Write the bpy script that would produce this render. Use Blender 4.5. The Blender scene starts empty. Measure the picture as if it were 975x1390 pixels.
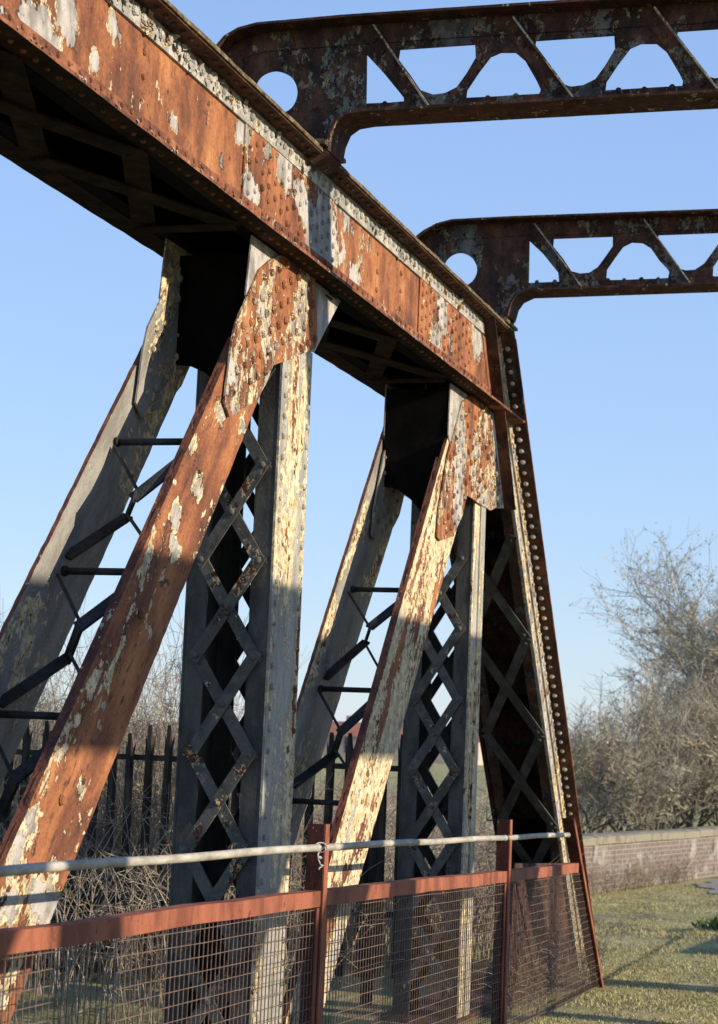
import bpy, bmesh, math, random
from mathutils import Vector, Matrix, noise
from mathutils.geometry import tessellate_polygon
random.seed(7)
V = Vector
S = bpy.context.scene
COL = S.collection

# ------------------------------------------------------------------ camera
CX, CY, F = 487.5, 650.0, 2714.76
H = 1.6
yaw, pit, rol = 0.301847, 0.1316096, 0.0418735
Fw = V((math.cos(pit)*math.cos(yaw), math.cos(pit)*math.sin(yaw), math.sin(pit)))
r0 = Fw.cross(V((0, 0, 1))).normalized(); u0 = r0.cross(Fw)
Rt = math.cos(rol)*r0 + math.sin(rol)*u0
Up = -math.sin(rol)*r0 + math.cos(rol)*u0
cam = bpy.data.cameras.new('camera'); co = bpy.data.objects.new('camera', cam); COL.objects.link(co)
m3 = Matrix((Rt, Up, -Fw)).transposed()
co.matrix_world = Matrix.Translation((0, 0, H)) @ m3.to_4x4()
cam.sensor_fit = 'HORIZONTAL'; cam.sensor_width = 36; cam.lens = F/975*36
cam.shift_y = -45/975
cam.clip_end = 5000
cam.dof.use_dof = True; cam.dof.focus_distance = 11.0; cam.dof.aperture_fstop = 7.5
S.camera = co

def ray(x, y): return (x-CX)/F*Rt - (y-CY)/F*Up + Fw
def at(x, y, Y):                      # photo measurement -> point on the plane at distance Y to the left
    d = ray(x, y); q = d*(Y/d.y); return V((q.x, q.y, q.z+H))
def atx(x, y, X):
    d = ray(x, y); q = d*(X/d.x); return V((q.x, q.y, q.z+H))
def atz(x, y, Z):
    d = ray(x, y); q = d*((Z-H)/d.z); return V((q.x, q.y, Z))

# ------------------------------------------------------------------ node materials
def newmat(name):
    m = bpy.data.materials.new(name); m.use_nodes = True
    nt = m.node_tree; nt.nodes.clear()
    out = nt.nodes.new('ShaderNodeOutputMaterial'); b = nt.nodes.new('ShaderNodeBsdfPrincipled')
    nt.links.new(b.outputs[0], out.inputs[0])
    return m, nt, b
class NG:
    def __init__(s, nt): s.nt = nt
    def n(s, t, **kw):
        o = s.nt.nodes.new(t)
        for k, v in kw.items(): setattr(o, k, v)
        return o
    def l(s, a, b): s.nt.links.new(a, b)
    def math(s, op, a, b=None, c=None, clamp=False):
        o = s.n('ShaderNodeMath', operation=op); o.use_clamp = clamp
        for i, v in enumerate((a, b, c)):
            if v is None: continue
            if isinstance(v, (int, float)): o.inputs[i].default_value = v
            else: s.l(v, o.inputs[i])
        return o.outputs[0]
    def noise(s, vec, scale, detail=6, rough=.6, dist=0.0):
        o = s.n('ShaderNodeTexNoise'); o.inputs['Scale'].default_value = scale
        o.inputs['Detail'].default_value = detail; o.inputs['Roughness'].default_value = rough
        o.inputs['Distortion'].default_value = dist
        s.l(vec, o.inputs['Vector']); return o.outputs[0]
    def ramp(s, fac, stops, interp='LINEAR'):
        o = s.n('ShaderNodeValToRGB'); o.color_ramp.interpolation = interp
        e = o.color_ramp.elements
        while len(e) < len(stops): e.new(.5)
        for el, (p, c) in zip(e, stops): el.position = p; el.color = (*c, 1) if len(c) == 3 else c
        s.l(fac, o.inputs[0]); return o.outputs[0]
    def sm(s, v, a, b):              # smooth 0..1 between a and b
        o = s.n('ShaderNodeMapRange'); o.interpolation_type = 'SMOOTHSTEP'
        o.inputs[1].default_value = a; o.inputs[2].default_value = b
        s.l(v, o.inputs[0]); return o.outputs[0]
    def mix(s, f, a, b, mode='MIX'):
        o = s.n('ShaderNodeMix', data_type='RGBA', blend_type=mode)
        for i, v in ((0, f), (6, a), (7, b)):
            if isinstance(v, (int, float)): o.inputs[i].default_value = v
            elif isinstance(v, tuple): o.inputs[i].default_value = (*v, 1)
            else: s.l(v, o.inputs[i])
        return o.outputs[2]

RUST = ((.070, .030, .020), (.19, .070, .034), (.33, .128, .052), (.47, .215, .09))
BROWN = ((.016, .010, .008), (.048, .024, .016), (.105, .045, .027), (.18, .085, .046))
GREY = ((.22, .20, .18), (.47, .43, .385)); CREAM = ((.46, .36, .20), (.70, .58, .38))
DGREY = ((.046, .043, .038), (.095, .088, .077))

def weathered(name, cover=.4, cream=.06, rust=RUST, paint=GREY, under=CREAM, axis=None, scale=1.0, stretch=.35,
              blobs=(), bump=1.0, rough=.82, seed=0.0, fine=1.0):
    """peeling paint over cream undercoat over rust; axis = direction the streaks run along"""
    m, nt, b = newmat(name); g = NG(nt)
    pos = g.n('ShaderNodeNewGeometry').outputs['Position']
    mp = g.n('ShaderNodeMapping'); mp.vector_type = 'TEXTURE'
    if axis is not None:
        q = V((0, 0, 1)).rotation_difference(V(axis).normalized()).to_euler(); mp.inputs['Rotation'].default_value = q
    mp.inputs['Location'].default_value = (seed, seed*.7, seed*1.3)
    mp.inputs['Scale'].default_value = (1, 1, 1/stretch)
    g.l(pos, mp.inputs['Vector']); p = mp.outputs[0]
    mp2 = g.n('ShaderNodeMapping'); mp2.inputs['Location'].default_value = (seed+3, seed, seed)
    g.l(pos, mp2.inputs['Vector']); q = mp2.outputs[0]
    # rust body
    nr = g.noise(p, 5*scale, 8, .62, .3); nf = g.noise(q, 60, 5, .7)
    v = g.math('ADD', nr, g.math('MULTIPLY', g.math('SUBTRACT', nf, .5), .35))
    rc = g.ramp(v, [(.28, rust[0]), (.45, rust[1]), (.58, rust[2]), (.74, rust[3])])
    drip = g.noise(p, 26*scale, 4, .6)
    rc = g.mix(g.sm(drip, .56, .72), rc, rust[0])
    # paint mask
    a = g.noise(p, 3.1*scale, 9, .62, .5); c = g.noise(q, 15*scale, 7, .65, .4)
    e3 = g.noise(p, 42*scale, 5, .7, .3)
    w = g.math('ADD', g.math('ADD', g.math('MULTIPLY', a, .56), g.math('MULTIPLY', c, .30)), g.math('MULTIPLY', e3, .14))
    for (cx, cy, cz, rad, st) in blobs:
        d = g.n('ShaderNodeVectorMath', operation='DISTANCE'); d.inputs[1].default_value = (cx, cy, cz); g.l(pos, d.inputs[0])
        k = g.sm(d.outputs['Value'], rad, 0.0)
        w = g.math('ADD', w, g.math('MULTIPLY', k, st))
    t = .62 - .26*cover
    top = g.sm(w, t, t+.009)
    und = g.sm(g.math('ADD', w, g.math('MULTIPLY', g.math('SUBTRACT', g.noise(p, 11*scale, 6, .7, .8), .5), .25)), t-cream, t-cream+.006)
    ucol = g.mix(g.sm(g.noise(q, 20, 5), .4, .62), under[0], under[1])
    pcol = g.mix(g.sm(g.noise(p, 7, 7, .65), .38, .62), paint[0], paint[1])
    pcol = g.mix(g.math('MULTIPLY', g.sm(nf, .5, .75), .45), pcol, (paint[0][0]*.45, paint[0][1]*.43, paint[0][2]*.4))
    rim_shade = g.sm(w, t-.016-cream, t-.004-cream)     # shadow of the lifted paint edges, put into the colour
    col = g.mix(g.math('MULTIPLY', rim_shade, .75), rc, (rust[0][0]*.6, rust[0][1]*.6, rust[0][2]*.6))
    if cream > .001: col = g.mix(und, col, ucol)
    col = g.mix(top, col, pcol)
    # rust bleeding over the paint, small pits
    pit_ = g.sm(g.noise(q, 34*scale, 6, .7, .3), .655, .67); col = g.mix(g.math('MULTIPLY', pit_, .85), col, rc)
    g.l(col, b.inputs['Base Color'])
    hgt = g.math('ADD', g.math('MULTIPLY', top, 1.0), g.math('MULTIPLY', und, .5 if cream > .001 else 0.0))
    hgt = g.math('SUBTRACT', hgt, pit_)
    bp = g.n('ShaderNodeBump'); bp.inputs['Strength'].default_value = bump; bp.inputs['Distance'].default_value = .006
    hh = g.math('ADD', hgt, g.math('MULTIPLY', nf, .9*fine))
    hh = g.math('ADD', hh, g.math('MULTIPLY', c, 1.5*fine))
    g.l(hh, bp.inputs['Height']); g.l(bp.outputs[0], b.inputs['Normal'])
    rr = g.math('SUBTRACT', rough+.05, g.math('MULTIPLY', top, .22)); g.l(rr, b.inputs['Roughness'])
    b.inputs['Specular IOR Level'].default_value = .3
    return m

def simple(name, c0, c1, scale=8, rough=.85, bump=.4, bscale=40, bd=.005, spec=.3, stretch=None, c2=None):
    m, nt, b = newmat(name); g = NG(nt)
    pos = g.n('ShaderNodeNewGeometry').outputs['Position']
    if stretch:
        mp = g.n('ShaderNodeMapping'); mp.inputs['Scale'].default_value = stretch; g.l(pos, mp.inputs['Vector']); pos = mp.outputs[0]
    n = g.noise(pos, scale, 7, .65); st = [(.35, c0), (.65, c1)]
    if c2: st = [(.32, c0), (.5, c1), (.68, c2)]
    g.l(g.ramp(n, st), b.inputs['Base Color'])
    bp = g.n('ShaderNodeBump'); bp.inputs['Strength'].default_value = bump; bp.inputs['Distance'].default_value = bd
    g.l(g.noise(pos, bscale, 5, .7), bp.inputs['Height']); g.l(bp.outputs[0], b.inputs['Normal'])
    b.inputs['Roughness'].default_value = rough; b.inputs['Specular IOR Level'].default_value = spec
    return m

DIAG = (.64, 0, .77)
def blob(x, y, rad, st, Y=3.69): p = at(x, y, Y); return (p.x, p.y, p.z, rad*1.2, st*1.06)
M = {}
M['chord_web'] = weathered('chord_web', .13, .012, seed=1.7, stretch=.5, scale=1.0,
    blobs=tuple(blob(*q) for q in ((98, 12, .16, .17), (88, 30, .12, .14), (60, 60, .16, .13), (45, 30, .14, .12), (130, 82, .10, .17), (100, 60, .10, .13), (150, 20, .10, .13), (158, 45, .08, .12), (75, 75, .1, .12),
      (118, 98, .12, .12), (240, 172, .09, .14), (232, 160, .07, .12), (325, 178, .12, .15), (345, 262, .13, .15), (333, 255, .1, .12), (300, 215, .08, .10), (405, 265, .16, .20), (415, 300, .14, .20), (418, 330, .12, .16),
      (385, 225, .18, .17), (360, 205, .14, .15), (440, 300, .28, .22), (440, 340, .25, .2), (470, 290, .22, .13), (500, 330, .10, .13), (480, 375, .15, .14), (462, 345, .14, .12), (590, 470, .22, .13), (597, 420, .2, .17), (640, 430, .3, .10), (560, 450, .1, .1), (650, 470, .2, .12))))
M['chord_angle'] = weathered('chord_angle', .64, .03, seed=4.1, stretch=1.0, scale=1.6, bump=1.0, paint=((.27, .26, .24), (.50, .47, .42)), fine=1.6)
M['chord_flange'] = weathered('chord_flange', .06, .012, seed=6.3, stretch=1, scale=1.5, rust=((.05, .02, .014), (.15, .055, .03), (.26, .10, .05), (.36, .16, .08)), bump=1.0)
M['edge_lit'] = weathered('edge_lit', .42, .05, seed=13.1, stretch=.6, scale=3, rust=((.06, .03, .02), (.14, .07, .04), (.22, .12, .07), (.32, .2, .12)))  # sunlight on the standing girder legs put into a paler colour
M['under_shade'] = simple('shaded_steel', (.010, .007, .006), (.030, .018, .013), 7, .95, .7, 40, spec=.1, c2=(.06, .032, .02))  # shade under the chord painted in as a darker steel
M['mossy'] = simple('mossy_plate', (.035, .022, .014), (.12, .085, .045), 16, .95, 1.0, 50, .012, c2=(.27, .245, .13))
M['inside_shade'] = simple('shaded_inside', (.004, .0035, .003), (.010, .008, .007), 6, .95, .5, 30, spec=.08)  # shade within the box members put into a near-black colour
M['gusset'] = weathered('gusset', .34, .026, seed=9.2, stretch=.45, scale=1.25)
M['gusset_grey'] = weathered('gusset_grey', .82, .02, seed=2.2, stretch=.6, scale=1.2)
M['diag'] = weathered('diagonal', .05, .034, seed=11.6, axis=DIAG, stretch=.30, scale=1.0,
    blobs=tuple(blob(q[0], q[1], q[2]*.85, q[3]*.92, 3.72) for q in ((262, 610, .13, .15), (268, 660, .14, .17), (240, 700, .12, .16), (238, 745, .13, .17), (225, 790, .10, .15), (300, 560, .15, .12), (320, 520, .14, .1), (330, 580, .08, .12), (205, 860, .06, .08),
      (135, 985, .06, .13), (142, 960, .04, .12), (45, 1120, .14, .12), (20, 1160, .16, .13), (50, 1215, .20, .14), (75, 1175, .12, .08), (70, 1235, .16, .14), (15, 1230, .15, .12), (110, 1075, .08, .07), (95, 1060, .06, .07))))
M['diag_cream'] = weathered('diagonal_cream', .27, .085, seed=21.9, axis=DIAG, stretch=.22, scale=1.4)
M['diag_edge'] = weathered('diagonal_edge', .05, .02, seed=3.9, axis=DIAG, stretch=.4, scale=2, rust=((.05, .018, .012), (.12, .04, .025), (.2, .07, .035), (.3, .12, .05)))
M['far_diag'] = weathered('far_diagonal', .62, .06, seed=31.9, axis=DIAG, stretch=.3, scale=1.1, paint=((.19, .18, .16), (.31, .29, .255)))
M['post_face'] = weathered('post_face', .42, .075, seed=5.5, stretch=.22, scale=1.3, paint=((.25, .235, .205), (.40, .38, .335)))
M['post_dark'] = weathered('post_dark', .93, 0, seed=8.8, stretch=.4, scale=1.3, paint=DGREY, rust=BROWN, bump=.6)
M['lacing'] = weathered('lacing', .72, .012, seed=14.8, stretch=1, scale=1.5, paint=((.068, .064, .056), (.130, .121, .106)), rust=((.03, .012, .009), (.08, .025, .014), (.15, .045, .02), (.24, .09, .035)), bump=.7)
M['spacer'] = weathered('spacer', .80, 0, seed=17.8, stretch=1, scale=2, paint=((.018, .017, .016), (.042, .040, .038)), rust=BROWN)
M['girder'] = weathered('cross_girder', .30, .014, seed=27.1, stretch=.6, scale=1.5, rust=BROWN, paint=((.05, .048, .042), (.17, .16, .14)), under=((.24, .18, .10), (.36, .30, .20)), bump=1.0)
M['girder_edge'] = weathered('girder_edge', .05, .015, seed=12.1, stretch=.6, scale=2.5, rust=((.016, .009, .007), (.042, .018, .012), (.08, .031, .018), (.16, .075, .04)), bump=.8)
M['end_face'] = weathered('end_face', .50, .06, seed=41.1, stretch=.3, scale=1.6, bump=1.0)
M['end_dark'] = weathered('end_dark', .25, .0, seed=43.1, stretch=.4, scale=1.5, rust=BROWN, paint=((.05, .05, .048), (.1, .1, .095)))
M['rivet_pale'] = weathered('rivet_pale', .78, .02, seed=46.1, stretch=1, scale=2.2, paint=((.33, .32, .30), (.50, .48, .44)), bump=.4)
M['oxide'] = weathered('red_oxide', .80, .0, seed=51.1, stretch=.3, scale=2.2, rust=((.06, .02, .014), (.14, .045, .03), (.24, .085, .05), (.38, .17, .10)), paint=((.17, .052, .028), (.31, .103, .056)), bump=.35, fine=.6)
M['rail_leg_shade'] = weathered('rail_leg_shade', .0, .0, seed=53.1, stretch=.35, scale=1.5, rust=((.022, .010, .008), (.060, .020, .014), (.10, .030, .019), (.17, .055, .034)), bump=.35)  # side leg of the railing posts: its shade put into darker colours
M['pipe'] = simple('pipe', (.22, .195, .15), (.36, .335, .28), 18, .62, .4, 60, .002, c2=(.48, .455, .40), stretch=(.35, 1, 1))
M['wire'] = simple('mesh_wire', (.085, .055, .042), (.19, .135, .105), 40, .7, .2)
M['tie'] = simple('tie_wire', (.35, .35, .34), (.6, .6, .58), 40, .45, .2)
M['pale'] = simple('palisade_steel', (.014, .011, .010), (.036, .027, .022), 9, .85, .5, c2=(.085, .07, .045), stretch=(1, 1, .3))
M['cane'] = simple('bramble_cane', (.14, .105, .07), (.30, .24, .17), 3, .8, .2, c2=(.54, .46, .34))
M['cane_far'] = simple('thicket_twig', (.18, .14, .10), (.32, .26, .19), 2, .8, .2, c2=(.44, .38, .28))
M['twig'] = simple('tree_twig', (.17, .145, .105), (.32, .275, .20), 1.3, .85, .2, c2=(.48, .42, .31))
M['bark'] = simple('bark', (.07, .06, .045), (.2, .18, .14), 6, .9, .8, 20, .02)
M['bud'] = simple('bud_leaf', (.20, .175, .10), (.35, .31, .18), 3, .8, .1, c2=(.48, .42, .27))
M['leaf'] = simple('green_leaf', (.03, .06, .012), (.08, .14, .03), 9, .7, .2)

# ------------------------------------------------------------------ mesh builder
class MB:
    def __init__(s): s.v = []; s.f = []; s.mi = []; s.k = 0
    def add(s, vs, fs, k=None):
        o = len(s.v); s.v += [tuple(x) for x in vs]; k = s.k if k is None else k
        for f in fs: s.f.append(tuple(i+o for i in f)); s.mi.append(k)
    def prism(s, pts, off, holes=(), kside=None):
        """pts: 3D loop, off: thickness vector"""
        loops = [list(pts)]+[list(h) for h in holes]
        flat = [V(p) for L in loops for p in L]; n = len(flat)
        tr = tessellate_polygon([[V(p) for p in L] for L in loops])
        off = V(off)
        nv = flat+[p+off for p in flat]
        fs = []
        # orient
        nn = V((0, 0, 0))
        for a in range(len(pts)): nn += V(pts[a]).cross(V(pts[(a+1) % len(pts)]))
        for t in tr:
            a, b_, c = (flat[i] for i in t)
            d = (b_-a).cross(c-a)
            t = t if d.dot(off) < 0 else t[::-1]
            fs.append(tuple(t)); fs.append(tuple(i+n for i in t[::-1]))
        s.add(nv, fs)
        o = 0; sd = []
        for L in loops:
            m = len(L)
            for i in range(m):
                j = (i+1) % m
                sd.append((o+i, o+j, o+j+n, o+i+n))
            o += m
        s.add(nv, sd, s.k if kside is None else kside)
    def box(s, lo, hi):
        x0, y0, z0 = lo; x1, y1, z1 = hi
        vs = [(x, y, z) for x in (x0, x1) for y in (y0, y1) for z in (z0, z1)]
        s.add(vs, [(0, 1, 3, 2), (4, 6, 7, 5), (0, 4, 5, 1), (2, 3, 7, 6), (0, 2, 6, 4), (1, 5, 7, 3)])
    def bar(s, p0, p1, w, t, nrm, shift=0.0):
        """flat bar from p0 to p1; t along nrm, w across"""
        p0, p1, nrm = V(p0), V(p1), V(nrm).normalized()
        d = (p1-p0).normalized(); nrm = (nrm-d*nrm.dot(d)).normalized(); c = d.cross(nrm)
        p0 = p0+nrm*shift; p1 = p1+nrm*shift
        vs = [p+c*(w/2*a)+nrm*(t/2*b) for p in (p0, p1) for a, b in ((-1, -1), (1, -1), (1, 1), (-1, 1))]
        s.add(vs, [(0, 1, 2, 3), (7, 6, 5, 4), (0, 4, 5, 1), (1, 5, 6, 2), (2, 6, 7, 3), (3, 7, 4, 0)])
    def tube(s, pts, rs, n=8, cap=True):
        pts = [V(p) for p in pts]
        if isinstance(rs, (int, float)): rs = [rs]*len(pts)
        base = len(s.v); vs = []; ref = None
        for i, p in enumerate(pts):
            d = (pts[min(i+1, len(pts)-1)]-pts[max(i-1, 0)])
            if d.length < 1e-9: d = V((0, 0, 1))
            d.normalize()
            if ref is None: ref = V((0, 0, 1)) if abs(d.z) < .9 else V((1, 0, 0))
            a = d.cross(ref).normalized(); b_ = d.cross(a); ref = a.cross(d) if a.cross(d).length > .1 else ref
            for k in range(n):
                t = 2*math.pi*k/n; vs.append(p+(a*math.cos(t)+b_*math.sin(t))*rs[i])
        fs = []
        for i in range(len(pts)-1):
            for k in range(n):
                j = (k+1) % n; fs.append((i*n+k, i*n+j, (i+1)*n+j, (i+1)*n+k))
        if cap: fs.append(tuple(range(n))[::-1]); fs.append(tuple((len(pts)-1)*n+k for k in range(n)))
        s.add(vs, fs)
    def rivet(s, c, nrm, r=.02, k=None):
        c, nrm = V(c), V(nrm).normalized()
        r *= random.uniform(.86, 1.12)
        a = nrm.orthogonal().normalized(); b_ = nrm.cross(a); vs = []; N = 9
        for q, (rr, h) in enumerate(((1.0, -.1), (.97, .28), (.74, .62), (.38, .80))):
            for i in range(N):
                t = 2*math.pi*(i+.5*q)/N; jj = random.uniform(.94, 1.06)
                vs.append(c+(a*math.cos(t)+b_*math.sin(t))*r*rr*jj+nrm*r*h)
        vs.append(c+nrm*r*.84)
        fs = []
        for q in range(3):
            for i in range(N):
                j = (i+1) % N; fs.append((q*N+i, q*N+j, (q+1)*N+j, (q+1)*N+i))
        for i in range(N): fs.append((3*N+i, 3*N+(i+1) % N, 4*N))
        s.add(vs, fs, k)
    def flake(s, c, nrm, size, k=None):
        """a curled chip of lifted paint"""
        c, nrm = V(c), V(nrm).normalized(); a = nrm.orthogonal().normalized(); b_ = nrm.cross(a)
        N = random.randint(5, 8); t0 = random.random()*6; tilt = V((random.uniform(-1, 1), random.uniform(-1, 1)))*.35; vs = []
        for i in range(N):
            t = t0+2*math.pi*i/N; rr = size*random.uniform(.45, 1.0); x, y = rr*math.cos(t), rr*math.sin(t)*.8
            vs.append(c+a*x+b_*y+nrm*(size*.35+x*tilt.x+y*tilt.y))
        vs.append(c+nrm*.001)
        s.add(vs, [(i, (i+1) % N, N) for i in range(N)], k)
    def build(s, name, mats, parent=None, smooth=False):
        me = bpy.data.meshes.new(name); L = root_of(parent).location if parent else V((0, 0, 0))
        me.from_pydata([(x-L.x, y-L.y, z-L.z) for x, y, z in s.v], [], s.f)
        if not isinstance(mats, (list, tuple)): mats = [mats]
        for m in mats: me.materials.append(m)
        if len(mats) > 1: me.polygons.foreach_set('material_index', s.mi)
        if smooth: me.polygons.foreach_set('use_smooth', [True]*len(s.f))
        me.update()
        o = bpy.data.objects.new(name, me); COL.objects.link(o)
        if parent: o.parent = parent
        return o
def root_of(o):
    while o.parent: o = o.parent
    return o
def tag(o, label=None, cat=None, group=None, kind=None):
    if label: o['label'] = label
    if cat: o['category'] = cat
    if group: o['group'] = group
    if kind: o['kind'] = kind
    return o
def thing(name, loc, label, cat, group=None):
    o = bpy.data.objects.new(name, None); o.empty_display_size = .2; o.location = loc; COL.objects.link(o)
    return tag(o, label, cat, group)

def jag(pts, step=.06, amp=.004, rnd=random):
    """break the straight edges of a loop so that rusted plate edges are uneven"""
    out = []
    for i in range(len(pts)):
        a, b_ = V(pts[i]), V(pts[(i+1) % len(pts)]); n = max(1, int((b_-a).length/step))
        nn = V((0, 1, 0)).cross(b_-a)
        nn = nn.normalized() if nn.length > 1e-6 else V((0, 0, 1))
        for k in range(n):
            p = a.lerp(b_, k/n)
            if k: p = p+nn*rnd.uniform(-amp, amp)
            out.append(p)
    return out

# ------------------------------------------------------------------ truss planes
Yo = 3.555          # outer edge of the chord flanges
Yw = 3.690          # outer face of near web
Yg = 3.700          # outer face of gusset
Yd = 3.722          # outer face of diagonals and posts
WB = .50            # depth of the box between near and far faces
Yfd = Yd+WB         # far plate (side towards the camera)
Yfw = Yw+WB+.06     # far web outer face
Yfo = Yfw+.147
Zb, Zt = 4.28, 4.955
NY = V((0, -1, 0)); NX = V((-1, 0, 0))
XE = 15.42

bridge = thing('truss_bridge', (10, 3.9, 0), 'rusty riveted iron truss bridge with laced posts and overhead cross girders', 'bridge')

def make_chord(par, sgn=1, yc=None, x0=1.0, x1=15.30, detail=True):
    """box chord; sgn/yc mirror it for the opposite truss"""
    def Y(y): return y if yc is None else 2*yc-y
    n = NY if yc is None else -NY
    def bx(mb, xa, xb, ya, yb, za, zb):
        ya, yb = sorted((Y(ya), Y(yb))); mb.box((xa, ya, za), (xb, yb, zb))
    root = MB()
    bx(root, x0, x1, Yw, Yw+.012, Zb+.021, 4.934)
    ch = root
    if detail:
        # splice plates at the nodes, seams, rivets
        for xa, xb in ((9.55, 11.15), (13.05, 14.62)): bx(ch, xa, xb, Yw-.011, Yw, 4.432, 4.816)
        for xa, xb in ((9.62, 11.1), (13.12, 14.58)):
            x = xa; i = 0
            while x < xb:
                for z in (4.46, 4.545, 4.63, 4.715, 4.79):
                    zz = z+(.04 if i % 2 else 0)
                    if zz < 4.80 and random.random() < .93: ch.rivet((x, Yw-.011, zz), n, .0185)
                x += .105; i += 1
        for xc in (6.15, 8.22, 12.05, 12.6):
            for z in (4.5, 4.62, 4.74): ch.rivet((xc, Yw, z), n, .018)
    web = ch.build('top_chord', M['chord_web'], par)
    mb = MB()
    bx(mb, x0, x1, Yfw-.012, Yfw, Zb+.021, 4.934)
    bx(mb, x0, x1, Yfw-.10, Yfw-.012, Zb+.003, Zb+.018)
    bx(mb, x0, x1, Yw+.012, Yw+.10, Zb+.003, Zb+.018)
    mb.build('inner_web', M['inside_shade'], web)
    # upper angle leg with its lumpy rivet row
    mb = MB(); bx(mb, x0, x1, Yw-.016, Yw, 4.818, 4.934)
    if detail:
        x = 3.0
        while x < 14.75:
            mb.rivet((x, Yw-.016, 4.872), n, .024 if x < 9 else .021)
            if x < 9.3 or random.random() < .3:
                for _ in range(5): mb.flake((x+random.uniform(-.06, .06), Yw-.018, random.uniform(4.825, 4.925)), (random.uniform(-.5, .3), n.y, random.uniform(-.4, .5)), random.uniform(.014, .040))
            x += .105
    mb.build('angle_iron', M['chord_angle'], web)
    # cover plate overhanging both sides, two layers
    mb = MB()
    xs = [x0+(x1+.12-x0)*i/90 for i in range(91)]
    for za, zb, o in ((4.935, 4.948, 0), (4.949, 4.966, .010)):
        lo = []; hi = []
        for x in xs:
            lo.append(V((x, Y(Yo+o+(random.uniform(-.004, .004) if detail else 0)), za)))
            hi.append(V((x, Y(Yfo-o+(random.uniform(-.004, .004) if detail else 0)), za)))
        mb.prism(lo+hi[::-1], (0, 0, zb-za))
    cp = mb.build('cover_plate', M['mossy'] if detail else M['chord_flange'], web)
    if detail:
        mb = MB(); bx(mb, x0, x1+.1, Yo+.012, Yw-.016, 4.926, 4.934)     # horizontal leg under the plate
        bx(mb, x0, x1, Yw-.028, Yw-.016, 4.921, 4.9265)
        x = 5.0
        while x < 15.35:
            mb.rivet((x, Yo+.055, 4.926), (0, 0, -1), .0175); x += .105
        mb.build('overhang', M['end_dark'], web)
    # bottom angles
    mb = MB()
    pts = []
    xs = [x0+(x1+.35-x0)*i/110 for i in range(111)]
    edge = [V((x, Y(Yo+(random.uniform(-.0025, .0025) if detail else 0)), Zb)) for x in xs]
    back = [V((x, Y(Yw+.0), Zb)) for x in xs]
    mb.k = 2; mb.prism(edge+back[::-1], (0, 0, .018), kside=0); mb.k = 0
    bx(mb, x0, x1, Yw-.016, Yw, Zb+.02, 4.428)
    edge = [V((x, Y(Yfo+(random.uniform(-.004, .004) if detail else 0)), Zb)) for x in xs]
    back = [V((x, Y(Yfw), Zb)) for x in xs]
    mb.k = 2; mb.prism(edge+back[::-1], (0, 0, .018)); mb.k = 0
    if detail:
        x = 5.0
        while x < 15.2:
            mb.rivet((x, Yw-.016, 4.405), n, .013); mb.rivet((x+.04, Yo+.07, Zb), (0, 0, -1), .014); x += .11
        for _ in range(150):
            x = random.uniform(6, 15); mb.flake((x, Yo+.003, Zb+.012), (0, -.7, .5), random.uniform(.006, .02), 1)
    mb.build('bottom_angle', [M['chord_flange'], M['chord_angle'], M['under_shade']], web)
    # lattice on the open underside
    mid = [(4.3, 5.65), (5.65, 6.95), (6.95, 8.24), (8.24, 9.53), (11.15, 12.48), (12.48, 13.8)]
    for a, b_ in mid:
        for k, (p, q) in enumerate(((a, b_), (b_, a))):
            mb = MB(); mb.bar((p, Y(Yw+.03), Zb-.008-.014*k), (q, Y(Yfw-.03), Zb-.008-.014*k), .125, .011, (0, 0, 1))
            for xx, yy in ((p, Yw+.05), (q, Yfw-.05)): mb.rivet((xx, Y(yy), Zb-.014-.014*k), (0, 0, -1), .018)
            mb.build('lattice_bar', M['under_shade'], web)
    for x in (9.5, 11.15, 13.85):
        mb = MB(); mb.bar((x, Y(Yw+.012), Zb-.036), (x, Y(Yfw-.012), Zb-.036), .11, .011, (0, 0, 1)); mb.build('batten_plate', M['under_shade'], web)
    return web

chord = make_chord(bridge)

# ---------------------------------------------------------------- gussets
def loop(pts, Y): return [at(x, y, Y) for x, y in pts]
G1_back = loop([(343, 310), (334, 400), (352, 470), (427, 478), (440, 452), (463, 398), (463, 388), (400, 335)], Yg+.012)
for p in G1_back: p.z = min(p.z, Zb)
G1_front = loop([(337, 400), (352, 366), (368, 352), (383, 346), (395, 352), (428, 378), (431, 440), (429, 472), (400, 485), (371, 496), (361, 522), (345, 546), (312, 566), (305, 545), (314, 470), (320, 440)], Yg)
G2_back = loop([(612, 520), (609, 590), (620, 650), (664, 690), (684, 690), (690, 640), (688, 570), (660, 540)], Yg+.012)
for p in G2_back: p.z = min(p.z, Zb)
G2_front = loop([(609, 618), (628, 545), (640, 537), (664, 548), (668, 580), (678, 640), (684, 684), (666, 693), (634, 672), (628, 700), (615, 728), (598, 734), (594, 728), (597, 690)], Yg)

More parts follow.
